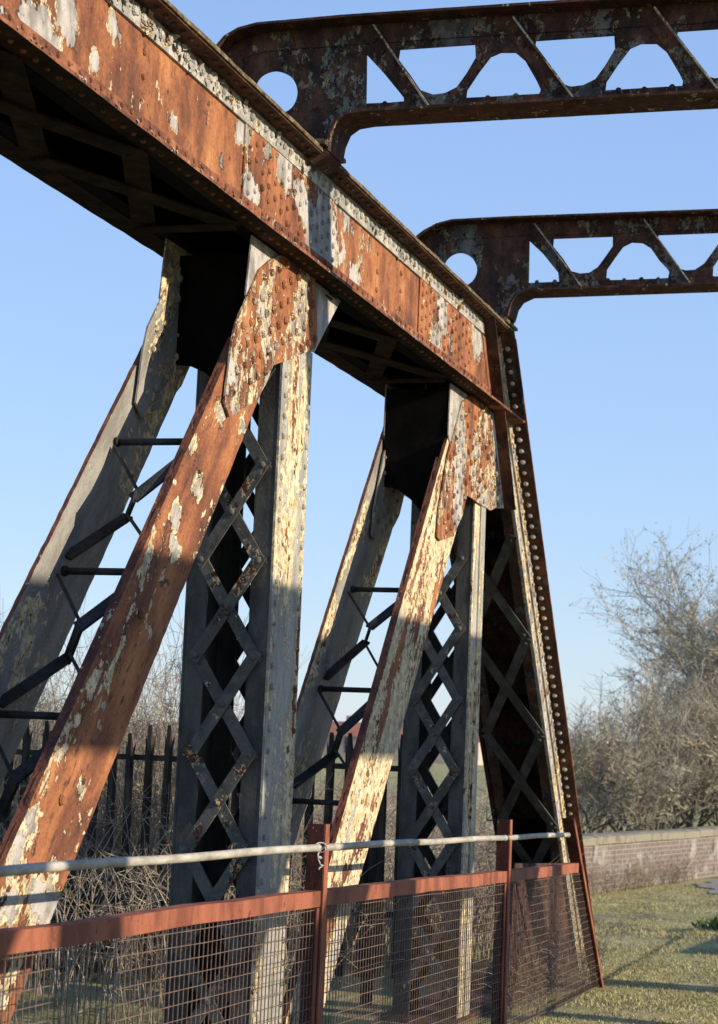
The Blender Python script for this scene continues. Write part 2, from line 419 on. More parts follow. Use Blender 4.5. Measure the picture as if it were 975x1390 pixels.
def inside_poly(x, z, poly):
    c = False; n = len(poly)
    for i in range(n):
        a, b_ = poly[i], poly[(i+1) % n]
        if (a.z > z) != (b_.z > z) and x < (b_.x-a.x)*(z-a.z)/(b_.z-a.z)+a.x: c = not c
    return c
def edge_dist(x, z, poly):
    d = 9; p = V((x, z))
    for i in range(len(poly)):
        a = V((poly[i].x, poly[i].z)); b_ = V((poly[(i+1) % len(poly)].x, poly[(i+1) % len(poly)].z)); ab = b_-a
        t = max(0, min(1, (p-a).dot(ab)/max(ab.dot(ab), 1e-9))); d = min(d, (p-a-ab*t).length)
    return d
def rivet_field(mb, poly, Y, nrm, pitch=.112, r=.0245, margin=.035, ang=.87, k=None, drop=.06):
    """rivets on a grid turned to run along the diagonal"""
    c = sum((p.x for p in poly))/len(poly), sum((p.z for p in poly))/len(poly)
    ca, sa = math.cos(ang), math.sin(ang)
    for i in range(-12, 13):
        for j in range(-12, 13):
            u, w = i*pitch, (j+(.5 if i % 2 else 0))*pitch
            x, z = c[0]+u*ca-w*sa, c[1]+u*sa+w*ca
            if inside_poly(x, z, poly) and edge_dist(x, z, poly) > margin and random.random() > drop: mb.rivet((x, Y, z), nrm, r, k)

def gusset(back, front, dy, name='gusset_plate', mats=(M['gusset_grey'], M['gusset']), far=False):
    mb = MB(); bk = [V((p.x, p.y+dy, p.z)) for p in back]; fr = [V((p.x, p.y+dy, p.z)) for p in front]
    mb.prism(bk, (0, .009, 0)); g = mb.build(name, mats[0], bridge)
    mb = MB(); mb.prism(jag(fr, .08, .003), (0, .011, 0)); rivet_field(mb, fr, fr[0].y, NY)
    mb.build('splice_plate', mats[1], g); return g
gusset(G1_back, G1_front, 0); gusset(G2_back, G2_front, 0)
gusset(G1_back, G1_front, WB-.006, mats=(M['far_diag'], M['far_diag']))
gusset(G2_back, G2_front, WB-.006, mats=(M['far_diag'], M['far_diag']))
# dark diaphragms closing the box under each node
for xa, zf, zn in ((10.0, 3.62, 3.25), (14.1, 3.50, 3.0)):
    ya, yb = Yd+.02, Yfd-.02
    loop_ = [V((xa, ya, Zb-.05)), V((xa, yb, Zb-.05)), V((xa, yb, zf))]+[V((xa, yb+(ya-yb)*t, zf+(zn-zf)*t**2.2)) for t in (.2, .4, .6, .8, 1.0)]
    mb = MB(); mb.prism(loop_, (.012, 0, 0)); mb.build('diaphragm_plate', M['inside_shade'], bridge)


# ---------------------------------------------------------------- diagonals
def line_pt(a, b_, z):
    t = (z-a.z)/(b_.z-a.z); return a.lerp(b_, t)
def diagonal(la, lb, ra, rb, ztop, zbot, mats):
    A, B = at(*la, Yd), at(*lb, Yd); C_, D = at(*ra, Yd), at(*rb, Yd)
    outline = [line_pt(A, B, ztop), line_pt(A, B, zbot), line_pt(C_, D, zbot), line_pt(C_, D, ztop)]
    mb = MB(); mb.prism(jag(outline, .05, .0035), (0, .024, 0), kside=1)
    for f_ in (.30, .47, .66, .87):
        z = ztop+(zbot-ztop)*f_; l, r_ = line_pt(A, B, z), line_pt(C_, D, z); p = l.lerp(r_, .42); mb.rivet((p.x, Yd, p.z), NY, .023)
    near = mb.build('diagonal_tie', mats, bridge)
    # inner stiffening angle along the upper edge
    mb = MB(); l0, l1 = line_pt(A, B, 3.70), outline[1]
    d = (l0-l1).normalized(); nr = V((d.z, 0, -d.x))
    mb.prism([l0+V((0, .025, 0))+nr*.002, l1+V((0, .025, 0))+nr*.002, l1+V((0, .05, 0))+nr*.002, l0+V((0, .05, 0))+nr*.002], nr*.014)
    mb.build('edge_angle', M['diag_edge'], near)
    mb = MB(); far = [V((p.x, Yfd, p.z)) for p in outline]; mb.prism(jag(far, .05, .0035), (0, .024, 0), kside=1)
    fo = mb.build('diagonal_tie', [M['far_diag'], mats[1]], bridge)
    return near
D1 = diagonal((345, 405), (15, 1150), (350, 545), (68, 1250), 4.24, -.2, [M['diag'], M['diag_edge']])
D2 = diagonal((612, 580), (462, 1120), (628, 690), (506, 1130), 4.24, -.3, [M['diag_cream'], M['diag_edge']])
# a further tie and post outside the frame to the left
mb = MB(); off = V((-4.3, 0, 0))

def spacers(par, tubes, xs):
    for (x, y) in tubes:
        p = at(x, y, Yfd-.004); mb = MB(); mb.tube([p, V((p.x, Yd+.024, p.z))], .0185, 10)
        mb.tube([p, p+V((0, -.02, 0))], .026, 8); mb.build('spacer_bar', M['spacer'], par, True)
    for (thick, rods) in xs:
        pts = []
        n = len(thick)
        for i, (x, y) in enumerate(thick): pts.append(at(x, y, Yfd-.01-(Yfd-Yd-.04)*(i/(n-1))))
        mb = MB(); mid = V((0.25, 0, 1))
        for a, b_ in zip(pts[:-1], pts[1:]):
            d = (b_-a).normalized(); w = d.cross(V((1, .3, 0))).normalized()
            mb.bar(a-d*.012, b_+d*.012, .062, .016, V((-1, .1, .25)))
        mb.build('cross_brace', M['spacer'], par)
        for (a, b_, ya, yb) in rods:
            mb = MB(); mb.tube([at(*a, ya), at(*b_, yb)], .0095, 6); mb.build('brace_rod', M['spacer'], par)
ymid = (Yd+Yfd)/2
spacers(D1, [(157, 600), (86, 775), (-8, 969)],
  [([(92, 755), (172, 702), (183, 675), (240, 630)], [((155, 606), (185, 662), Yfd-.02, ymid), ((174, 700), (196, 732), ymid, Yd+.04)]),
   ([(0, 955), (92, 893), (108, 850), (168, 805)], [((78, 780), (108, 843), Yfd-.02, ymid), ((95, 888), (113, 922), ymid, Yd+.04)]),
   ([(-75, 1180), (0, 1105), (22, 1055), (90, 1000)], [((-14, 985), (18, 1055), Yfd-.02, ymid), ((0, 1105), (22, 1145), ymid, Yd+.04)])])
spacers(D2, [(478, 800), (434, 935), (394, 1087)],
  [([(442, 920), (496, 872), (503, 851), (548, 815)], [((473, 804), (501, 850), Yfd-.02, ymid), ((497, 876), (516, 910), ymid, Yd+.04)]),
   ([(398, 1066), (453, 1025), (463, 993), (510, 950)], [((433, 938), (461, 989), Yfd-.02, ymid), ((456, 1019), (476, 1050), ymid, Yd+.04)])])

# ---------------------------------------------------------------- laced posts
def post(xa, xb, ztop, zbot, znode, pitch, facemat, seam=False, dx=0.0, lean=0.0, parent=bridge, Y=lambda y: y, name='laced_post', light=False):
    """near and far plates, four angle legs, lacing on the two faces across the bridge"""
    n = NY
    mb = MB()
    pl = [V((xa, Y(Yd), zbot)), V((xb, Y(Yd), zbot)), V((xb, Y(Yd), ztop)), V((xa, Y(Yd), ztop))]
    s_ = 1 if Y(1) > Y(0) else -1
    mb.prism(pl, (0, .014*s_, 0))
    if seam: mb.box(((xa+xb)/2+.01, min(Y(Yd-.012), Y(Yd)), zbot), (xb-.002, max(Y(Yd-.012), Y(Yd)), ztop))
    if not light:
        z = zbot+.5
        cols = (xa+.055, xb-.05) if not seam else ()
        while z < ztop:
            for x in cols: mb.rivet((x, Y(Yd), z+random.uniform(-.004, .004)), n, .0185)
            z += .117
    near = mb.build(name, facemat, parent)
    lw = .115
    mb = MB()
    for x, sg in ((xa, 1), (xb-.014, 1)):
        for y0, y1 in ((Yd+.015, Yd+.015+lw), (Yfd-lw, Yfd)):
            a, b_ = sorted((Y(y0), Y(y1))); mb.box((x+.002, a, zbot), (x+.013, b_, ztop-.02))
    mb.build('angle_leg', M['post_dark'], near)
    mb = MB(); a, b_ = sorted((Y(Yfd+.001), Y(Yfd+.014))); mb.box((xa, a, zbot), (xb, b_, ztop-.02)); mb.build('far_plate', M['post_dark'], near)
    yn, yf = Yd+.085, Yfd-.075
    zs = [znode+pitch*i for i in range(-12, 12)]
    for side, xface, s in ((0, xa, -1), (1, xb, 1)):
        for z0, z1 in zip(zs[:-1], zs[1:]):
            if z1 > ztop+.05 or z0 < zbot: continue
            for k, (p, q) in enumerate((((yf, z0), (yn, z1)), ((yn, z0), (yf, z1)))):
                xo = xface+s*(.018 if k == 0 else .006)
                mb = MB(); P, Q = V((xo, Y(p[0]), p[1])), V((xo, Y(q[0]), q[1])); d = (Q-P).normalized()*.038
                wd = .070
                mb.bar(P-d, Q+d, wd, .0105, V((s, 0, 0)))
                if not light and side == 0:
                    for T in (P, Q) + ((P.lerp(Q, .5),) if k == 0 else ()):
                        mb.rivet(T+V((s*.005, 0, 0)), V((s, 0, 0)), .0205)
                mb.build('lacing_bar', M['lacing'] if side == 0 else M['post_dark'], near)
    return near
zn1 = at(355.5, 762, Yd+.085).z
post(at(381, 560, Yd).x, at(421, 560, Yd).x, 3.86, -.6, zn1, .535, M['post_face'])
zn2 = at(629, 951, Yd+.085).z
post(at(645, 690, Yd).x, at(658, 691, Yd).x, 3.55, -.6, zn2, .545, M['post_face'], seam=True)

# ---------------------------------------------------------------- end post (raking)
er0, er1 = at(698, 445, Yo), at(812, 1300, Yo)          # outer corner line of cover plate
ed = (er1-er0).normalized()                               # down the post
ein = V((ed.z, 0, -ed.x)); ein = ein if ein.x < 0 else -ein   # inward normal (towards the camera and down)
def ep(t, inn, y): p = er0+ed*t+ein*inn; return V((p.x, y, p.z))
L = 8.0; DEP = .33
mb = MB()
mb.prism([ep(-.02, .02, Yw), ep(L, .02, Yw), ep(L, DEP, Yw), ep(.15, DEP, Yw)], (0, .012, 0))
endp = mb.build('end_post', M['end_face'], bridge)
mb = MB()   # angles on the near web: strip by the cover plate and strip at the open side
mb.prism([ep(.05, .021, Yw-.018), ep(L, .021, Yw-.018), ep(L, .14, Yw-.018), ep(.05, .14, Yw-.018)], (0, .018, 0))
mb.prism([ep(.9, DEP-.12, Yw-.016), ep(L, DEP-.12, Yw-.016), ep(L, DEP, Yw-.016), ep(.9, DEP, Yw-.016)], (0, .016, 0))
t = .1
while t < L:
    mb.rivet(ep(t, .085, Yw-.018), NY, .022); mb.rivet(ep(t+.05, DEP-.06, Yw-.016), NY, .014)
    for _ in range(2): mb.flake(ep(t+random.uniform(0, .1), random.uniform(.03, .13), Yw-.019), NY, random.uniform(.01, .025))
    t += .108
mb.build('angle_iron', M['end_face'], endp)
mb = MB()   # cover plate with rivets along the overhang
e0 = [ep(-.05+(L+.05)*i/80, .0, Yo+random.uniform(-.003, .003)) for i in range(81)]
e1 = [ep(-.05+(L+.05)*i/80, .0, Yfo) for i in range(81)]
mb.prism(e0+e1[::-1], ein*.020)
mb.k = 1; t = .18
while t < L:
    mb.rivet(ep(t, .020, Yo+.07), ein, .0215); t += .108
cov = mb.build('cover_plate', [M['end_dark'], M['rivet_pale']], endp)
mb = MB(); mb.prism([ep(.1, .003, Yo-.008), ep(L, .003, Yo-.008), ep(L, .017, Yo-.008), ep(.1, .017, Yo-.008)], (0, .006, 0)); mb.build('plate_edge', M['chord_flange'], cov)
mb = MB(); mb.prism([ep(0, .021, Yfw), ep(L, .021, Yfw), ep(L, DEP, Yfw), ep(.1, DEP, Yfw)], (0, .012, 0)); mb.build('far_web', M['inside_shade'], endp)
for tt in (2.0, 3.7, 5.2):   # batten plates across the open side
    mb = MB(); P = ep(tt, DEP-.3, (Yw+Yfw)/2); mb.prism([ep(tt, DEP-.25, Yw+.02), ep(tt+.02, DEP-.25, Yw+.02), ep(tt+.02, DEP-.25, Yfw-.01), ep(tt, DEP-.25, Yfw-.01)], ein*.2)
    mb.build('diaphragm_plate', M['inside_shade'], endp)
mb = MB()
for y0, y1 in ((Yw+.012, Yw+.10), (Yfw-.1, Yfw)):
    mb.prism([ep(.6, DEP-.012, y0), ep(L, DEP-.012, y0), ep(L, DEP-.012, y1), ep(.6, DEP-.012, y1)], ein*.012)
mb.build('angle_leg', M['end_dark'], endp)
# lacing of the end post, placed from the measured rivet pairs
tn = []
for px in ((699, 716), (717, 856), (736, 990), (753, 1118)):
    p = at(*px, Yw+.03); tn.append((p-er0).dot(ed))
pt = (tn[3]-tn[0])/3
for i in range(5):
    a, b_ = tn[0]+pt*i, tn[0]+pt*(i+1)
    for k, (p, q) in enumerate((((a+.05, Yw+.05), (b_-.05, Yfw-.05)), ((a+.05, Yfw-.05), (b_-.05, Yw+.05)))):
        mb = MB(); o = .008+.012*k; P, Q = ep(p[0], DEP+o, p[1]), ep(q[0], DEP+o, q[1]); d = (Q-P).normalized()*.05
        mb.bar(P-d, Q+d, .085, .011, ein)
        for T in (P, Q): mb.rivet(T+ein*.005, ein, .019)
        mb.build('lacing_bar', M['post_dark'], endp)
foot = loop([(700, 1172), (768, 1172), (792, 1345), (688, 1345)], Yw+.02)
mb = MB(); mb.prism(foot, (0, .012, 0)); rivet_field(mb, foot, foot[0].y, NY, .14, .018, .05, .1)
mb.build('gusset_plate', M['end_dark'], endp)
# stiffening plate standing out from the web, and the foot of the rake
a0, a1 = at(672, 436, Yo+.02), at(700, 692, Yo+.02)
mb = MB(); mb.prism([V((a0.x, Yo+.02, 4.925)), V((a0.x, Yw-.02, 4.925)), V((a1.x, Yw-.02, a1.z)), V((a1.x, Yo+.02, a1.z))], (.013, 0, 0)); mb.build('stiffener', M['end_dark'], endp)
mb = MB(); mb.box((15.1, Yo-.002, Zb-.004), (15.95, Yw-.02, Zb+.014)); mb.build('ledge_plate', M['chord_flange'], endp)
# moss-grown bearing pads where the cross girders sit on the chord
for x, y in ((10.62, 3.53), (15.36, 3.55)):
    mb = MB(); mb.box((x-.20, y, 4.967), (x+.20, y+.28, 4.990)); mb.box((x-.15, y+.03, 4.990), (x+.15, y+.2, 5.012)); mb.build('bearing_pad', M['mossy'], bridge)

# ---------------------------------------------------------------- cross girders
YOPP = -3.70
def girder(X, zoff, hole, prof, wins, period, nper, yend, toptrace, bottrace, name='cross_girder'):
    pass
def smooth_loop(pts, n=5):
    out = []
    m = len(pts)
    for i in range(m):
        p0, p1, p2, p3 = pts[i-1], pts[i], pts[(i+1) % m], pts[(i+2) % m]
        for k in range(n):
            t = k/n
            out.append(.5*((2*p1)+(p2-p0)*t+(2*p0-5*p1+4*p2-p3)*t*t+(-p0+3*p1-3*p2+p3)*t**3))
    return out
def cross_girder(X, trace, sc):
    """web plate with cut-outs in the plane X, flanges following its outline"""
    T = lambda x, y: atx(x, y, X)
    top = [T(*p) for p in trace['top']]; bot = [T(*p) for p in trace['bot']]
    yL = -1.5                               # runs on to the opposite truss, mirrored there
    yc = (3.9+YOPP-.36)/2
    zt, zb = top[-1].z, bot[-1].z
    outer = [p.copy() for p in top]+[V((X, yc, zt))]
    mir = lambda p: V((X, 2*yc-p.y, p.z))
    low = [p.copy() for p in bot]
    full = outer+[mir(p) for p in outer[:-1]][::-1]+[mir(p) for p in low]+low[::-1]
    holes = [[T(*p) for p in h] if i else smooth_loop([T(*p) for p in h], 4) for i, h in enumerate(trace['holes'])]
    # repeat the measured bay along the girder
    A, B = trace['bayA'], trace['bayB']; ups, arcs = [], []
    U = [T(*p) for p in A]; C_ = [T(*p) for p in B]; per = trace['period']
    bays = []
    k = 0
    while True:
        u = [p-V((0, per*k, 0)) for p in U]; c = [p-V((0, per*k, 0)) for p in C_]
        if min(p.y for p in c) < yc-.1: break
        bays += [u, c]; k += 1
    holes += bays
    hs = holes+[[mir(p) for p in h] for h in holes if min(p.y for p in h) > yc+.35]
    hs2 = []
    for h in hs:
        if min(p.y for p in h) <= yc-.6: continue
        hs2.append(h)
    mb = MB(); mb.prism(jag(full, .12, .002), (.012, 0, 0), holes=hs2)
    for p in trace['rivets']: q = T(*p); mb.rivet((X, q.y, q.z), NX, .02*sc)
    y = 3.7
    while y > yc*2-3.7:
        mb.rivet((X-.002, y, zt-.075), NX, .019*sc); mb.rivet((X-.002, y-.03, zb+.07), NX, .017*sc); y -= .125*(1+.3*random.random())
    web = mb.build('cross_girder', M['girder'], bridge)
    fw = .145
    def flange(path, sg, nm, mat):
        mb = MB()
        for a, b_ in zip(path[:-1], path[1:]):
            d = (b_-a).normalized(); nn = V((1, 0, 0)).cross(d)*sg; e = d*.002
            vs = []
            for p, q in ((a, -e), (b_, e)):
                for xo in (X-fw, X+fw):
                    for h in (0, .016): vs.append(V((xo+random.uniform(-.002, .002), p.y, p.z))+q+nn*h)
            mb.add(vs, [(0, 1, 3, 2), (4, 6, 7, 5), (0, 4, 5, 1), (2, 3, 7, 6), (0, 2, 6, 4), (1, 5, 7, 3)])
        return mb.build(nm, mat, web)
    def dens(path, n=10):
        out = []
        for a, b_ in zip(path[:-1], path[1:]):
            m = max(1, int((b_-a).length/.12)); out += [a.lerp(b_, k/m) for k in range(m)]
        return out+[path[-1]]
    tp = outer+[mir(p) for p in outer[:-1]][::-1]; bp = low+[mir(p) for p in low][::-1]
    flange(dens(tp), -1, 'top_flange', M['girder_edge']); flange(dens(bp), 1, 'bottom_flange', M['girder_edge'])
    # vertical legs of the flange angles
    for nm, path, sg in (('top_angle', tp, 1), ('bottom_angle', bp, -1)):
        mb = MB(); d_ = dens(path); up = []; dn = []
        for i, p in enumerate(d_):
            dd = (d_[min(i+1, len(d_)-1)]-d_[max(i-1, 0)]).normalized(); nn = V((1, 0, 0)).cross(dd)*sg
            up.append(V((X-.011, p.y, p.z))+nn*.002); dn.append(V((X-.011, p.y, p.z))+nn*(.115 if sg > 0 else .075)*(1+random.uniform(-.03, .03)))
        for i in range(len(up)-1):
            vs = [up[i], up[i+1], dn[i+1], dn[i]]; vs += [v+V((.0095, 0, 0)) for v in vs]
            mb.add(vs, [(0, 1, 2, 3), (7, 6, 5, 4), (3, 2, 6, 7), (0, 4, 5, 1)])
        mb.build(nm, M['girder'], web)
    # the falling diagonals are angles whose leg stands out towards the camera
    for s_, e_ in trace['dn']:
        a, b_ = T(*s_), T(*e_)
        for k in range(0, 9):
            o = V((0, -trace['period']*k, 0))
            if k and (s_, e_) != trace['dn'][-1]: break
            p, q = a+o, b_+o
            if p.y < yc-.5: break
            mb = MB(); mb.k = 1; mb.bar(p+V((-.035, 0, 0)), q+V((-.035, 0, 0)), .011, .065, V((1, 0, 0))); mb.k = 0
            d = (q-p).normalized(); side = V((1, 0, 0)).cross(d); side = side if side.y > 0 else -side
            mb.bar(p+side*.042+V((-.008, 0, 0)), q+side*.042+V((-.008, 0, 0)), .075, .012, V((1, 0, 0)))
            for f_ in (.1, .24, .8, .93): mb.rivet(p.lerp(q, f_)+side*.045+V((-.014, 0, 0)), NX, .017*sc)
            mb.build('lattice_angle', [M['girder'], M['edge_lit']], web)
    return web

g1 = dict(
 top=[(306, 108), (306, 76), (318, 62), (335, 52), (360, 45), (420, 40), (475, 35), (975, 2.5)],
 bot=[(430, 225), (452, 212), (456, 190), (464, 172), (478, 162), (500, 158), (975, 132)],
 holes=[[(404, 125), (396, 105), (375, 96), (354, 104), (345, 125), (354, 147), (375, 155), (396, 146)],
        [(498, 74), (522, 100), (548, 132), (549, 143), (497, 147)]],
 bayA=[(543, 67), (645, 60), (646, 78), (633, 100), (620, 118), (604, 126), (588, 128), (571, 122), (556, 100), (541, 80)],
 bayB=[(634, 122), (650, 98), (666, 77), (680, 71), (700, 71), (713, 82), (729, 110), (734, 121), (732, 134), (632, 140)],
 period=.797, dn=[((511, 38), (588, 152)), ((700, 28), (786, 143))],
 rivets=[(385, 60), (400, 60), (418, 58), (436, 57), (455, 56), (475, 56), (350, 70), (335, 82)])
g2 = dict(
 top=[(566, 350), (570, 330), (583, 320), (600, 311), (620, 306), (700, 302), (975, 292.5)],
 bot=[(670, 445), (692, 432), (697, 415), (705, 404), (720, 397), (975, 388)],
 holes=[[(648, 366), (641, 350), (625, 343), (609, 350), (602, 366), (609, 382), (625, 389), (641, 382)],
        [(719, 327), (738, 345), (758, 370), (759, 382), (718, 384)]],
 bayA=[(752, 324), (832, 321), (832, 334), (823, 347), (812, 362), (800, 370), (788, 371), (776, 368), (764, 350), (751, 334)],
 bayB=[(824, 366), (835, 350), (846, 335), (858, 329), (873, 330), (884, 337), (895, 353), (909, 368), (907, 378), (823, 381)],
 period=.838, dn=[((728, 306), (792, 392)), ((876, 300), (940, 388))],
 rivets=[(620, 322), (640, 320), (660, 319), (690, 318)])
cross_girder(10.62, g1, 1); cross_girder(15.36, g2, 1)

# ---------------------------------------------------------------- opposite truss (casts the shadows, stands right of the frame)
YC = (Yo+YOPP)/2
MY = lambda y: 2*YC-y
make_chord(bridge, yc=YC, detail=False)
def mirror_plate(outline, name, mat, far=False):
    for y in ((Yd,) if not far else (Yd, Yfd)):
        mb = MB(); mb.prism([V((p.x, MY(y), p.z)) for p in outline], (0, -.024, 0)); mb.build(name, mat, bridge)
def dline(la, lb, ra, rb, zt_, zb_, dx=0):
    A, B, C_, D = at(*la, Yd), at(*lb, Yd), at(*ra, Yd), at(*rb, Yd)
    return [p+V((dx, 0, 0)) for p in (line_pt(A, B, zt_), line_pt(A, B, zb_), line_pt(C_, D, zb_), line_pt(C_, D, zt_))]
o1 = ((345, 405), (15, 1150), (350, 545), (68, 1250)); o2 = ((612, 580), (462, 1120), (628, 690), (506, 1130))
mirror_plate(dline(*o1, 3.75, -.2), 'diagonal_tie', M['diag'], True); mirror_plate(dline(*o2, 3.62, -.3), 'diagonal_tie', M['diag'], True)
mirror_plate(dline(*o1, 3.75, -.2, -4.3), 'diagonal_tie', M['diag'], True)
post(at(381, 560, Yd).x, at(421, 560, Yd).x, 4.2, -.6, zn1, .535, M['post_face'], Y=MY, light=True)
post(at(645, 690, Yd).x, at(658, 691, Yd).x, 4.2, -.6, zn2, .545, M['post_face'], Y=MY, light=True)
post(at(381, 560, Yd).x-4.3, at(421, 560, Yd).x-4.3, 4.2, -.6, zn1, .535, M['post_face'], Y=MY, light=True)
mb = MB()
for a, b_ in ((Yw, .012), (Yfw, .012)): mb.prism([ep(0, .021, MY(a)), ep(L, .021, MY(a)), ep(L, DEP, MY(a)), ep(.1, DEP, MY(a))], (0, -b_, 0))
mb.prism([ep(-.05, 0, MY(Yo)), ep(L, 0, MY(Yo)), ep(L, 0, MY(Yfo)), ep(-.05, 0, MY(Yfo))], ein*.02)
mb.build('end_post', M['end_face'], bridge)
for fr in (G1_back, G2_back): mirror_plate(fr, 'gusset_plate', M['gusset'], True)
# near truss: members just left of the frame, so the truss goes on
mb = MB(); mb.prism(dline(*o1, 3.75, -.2, -4.3), (0, .024, 0)); mb.build('diagonal_tie', M['diag'], bridge)
post(at(381, 560, Yd).x-4.3, at(421, 560, Yd).x-4.3, 4.2, -.6, zn1, .535, M['post_face'], light=True)
# bottom chords
for Y in (lambda y: y, MY):
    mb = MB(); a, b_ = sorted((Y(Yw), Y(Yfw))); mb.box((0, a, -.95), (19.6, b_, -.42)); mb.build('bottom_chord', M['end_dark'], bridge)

# ---------------------------------------------------------------- guard railing
YR = 3.15
rail = thing('guard_railing', (10, YR, 0), 'red oxide railing with grey pipe handrail and wire mesh infill below the truss', 'railing')
pp = [at(x, y, YR) for x, y in ((0, 1183), (440, 1150), (690, 1137), (772, 1133))]
pp = [pp[0]+(pp[0]-pp[1]).normalized()*1.6]+pp
for a, b_, gap in ((0, 2, 0), (2, 3, .05), (3, 4, .05)):
    seg = [pp[a]]+([pp[1]] if a == 0 else [])+[pp[b_]]
    d = (seg[-1]-seg[-2]).normalized()
    seg[-1] = seg[-1]-d*(.10 if b_ < 4 else .02)
    n = []
    for u, w in zip(seg[:-1], seg[1:]): n += [u.lerp(w, k/10) for k in range(10)]
    n.append(seg[-1]); n = [p+V((0, 0, .003*math.sin(p.x*3))) for p in n]
    mb = MB(); mb.tube(n, .0190, 12); e = n[-1]
    mb.tube([e-d*.03, e], .0215, 12)
    if a == 2: q = n[4]; mb.tube([q-d*.012, q+d*.012], .0225, 12)
    mb.build('handrail', M['pipe'], rail, True)
ot = [at(x, y, YR) for x, y in ((0, 1267), (120, 1252), (250, 1232), (440, 1209), (560, 1195.5), (690, 1182.5), (788, 1171.5))]
ot = [ot[0]+(ot[0]-ot[1]).normalized()*1.6]+ot
def toprail_z(x):
    for a, b_ in zip(ot[:-1], ot[1:]):
        if a.x <= x <= b_.x: return a.z+(b_.z-a.z)*(x-a.x)/(b_.x-a.x)
    return ot[0].z if x < ot[0].x else ot[-1].z
XP = [5.6, at(437, 1180, YR).x, at(689, 1180, YR).x]
xr_end = at(786, 1172, YR).x
mb = MB()
N = 60
xs = [ot[0].x+(xr_end-ot[0].x)*i/N for i in range(N+1)]
zz = [toprail_z(x)+.006*noise.noise(V((x*1.8, 0, 0))) for x in xs]
for (y0, y1, h0, h1) in ((YR, YR+.010, -.078, 0), (YR+.010, YR+.075, -.010, 0)):
    vs = []
    for x, z in zip(xs, zz):
        for y, h in ((y0, h0), (y1, h0), (y1, h1), (y0, h1)): vs.append((x, y, z+h))
    fs = []
    for i in range(N):
        for k in range(4): j = (k+1) % 4; fs.append((i*4+k, i*4+j, i*4+4+j, i*4+4+k))
    fs += [(0, 1, 2, 3), (N*4+3, N*4+2, N*4+1, N*4)]
    mb.add(vs, fs)
mb.build('top_rail', M['oxide'], rail)
def rpost(p_top, p_bot):
    mb = MB(); a, b_ = V(p_top), V(p_bot)
    o = V((0, -.012, 0))
    mb.prism([a+o, b_+o, b_+o+V((.066, 0, 0)), a+o+V((.066, 0, 0))], (0, .009, 0))
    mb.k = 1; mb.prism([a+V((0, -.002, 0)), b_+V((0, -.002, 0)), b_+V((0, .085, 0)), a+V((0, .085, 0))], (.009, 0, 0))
    mb.build('railing_post', [M['oxide'], M['rail_leg_shade']], rail)
zt1 = at(440, 1119, YR).z; zt2 = at(691, 1113, YR).z
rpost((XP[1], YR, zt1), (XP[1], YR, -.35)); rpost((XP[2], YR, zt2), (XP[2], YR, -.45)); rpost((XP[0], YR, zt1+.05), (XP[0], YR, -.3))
ra, rb = at(777, 1111, YR), at(808, 1290, YR); rb = ra+(rb-ra)*1.35
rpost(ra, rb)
def panel(xa, xb, slant=None):
    mb = MB(); w = .0021
    def xend(z):
        return xb if slant is None else slant[0].x+(slant[1].x-slant[0].x)*(z-slant[0].z)/(slant[1].z-slant[0].z)-.01
    def wire(a, b_, w=w): mb.bar(a, b_, w*2, w*2, V((0, 1, 0)))
    x = xa+.04
    zb_ = -.42
    xmax = xend(zb_)
    while x < xmax:
        zt_ = toprail_z(min(x, xr_end))-.06
        if slant and x > xend(zt_): zt_ = slant[0].z+(slant[1].z-slant[0].z)*(x-slant[0].x)/(slant[1].x-slant[0].x)
        j = random.uniform(-.003, .003)
        if zt_ > zb_: wire(V((x+j, YR+.02, zt_)), V((x-j, YR+.02, zb_)))
        x += .052
    for k in range(23):
        dz = -.095-.060*k; za, zc = toprail_z(xa)+dz, toprail_z(min(xend(.3), xr_end))+dz
        xe = xend(zc); n = 8
        P = [V((xa+(xe-xa)*i/n, YR+.0145, za+(zc-za)*i/n+random.uniform(-.003, .003))) for i in range(n+1)]
        for a, b_ in zip(P[:-1], P[1:]): wire(a, b_, .0016)
    mb.build('mesh_panel', M['wire'], rail)
    for x in ((xa-.012, xb-.028) if slant is None else (xa-.012,)):
        mb = MB(); mb.box((x+.0, YR+.001, -.42), (x+.04, YR+.009, toprail_z(x+.02)-.084)); mb.build('panel_frame', M['oxide'], rail)
panel(XP[0]+.08, XP[1]-.02); panel(XP[1]+.09, XP[2]-.02); panel(XP[2]+.09, 99, (ra, rb))
# twisted wire round the pipe end
mb = MB(); c = at(440, 1150, YR)+V((-.10, 0, 0)); pts = []
for i in range(60):
    t = i/59; a = t*22
    pts.append(c+V((.012*math.sin(a*1.7)-.03*t*math.sin(3*t), -.028*math.cos(a)*(1-t)-.02+.01*math.sin(a*.6), .028*math.sin(a)*(1-t)-.14*max(0, t-.25))))
mb.tube(pts, .0035, 5); tag(mb.build('tie_wire', M['tie']), 'twist of pale wire hanging from the end of the grey pipe handrail', 'wire')

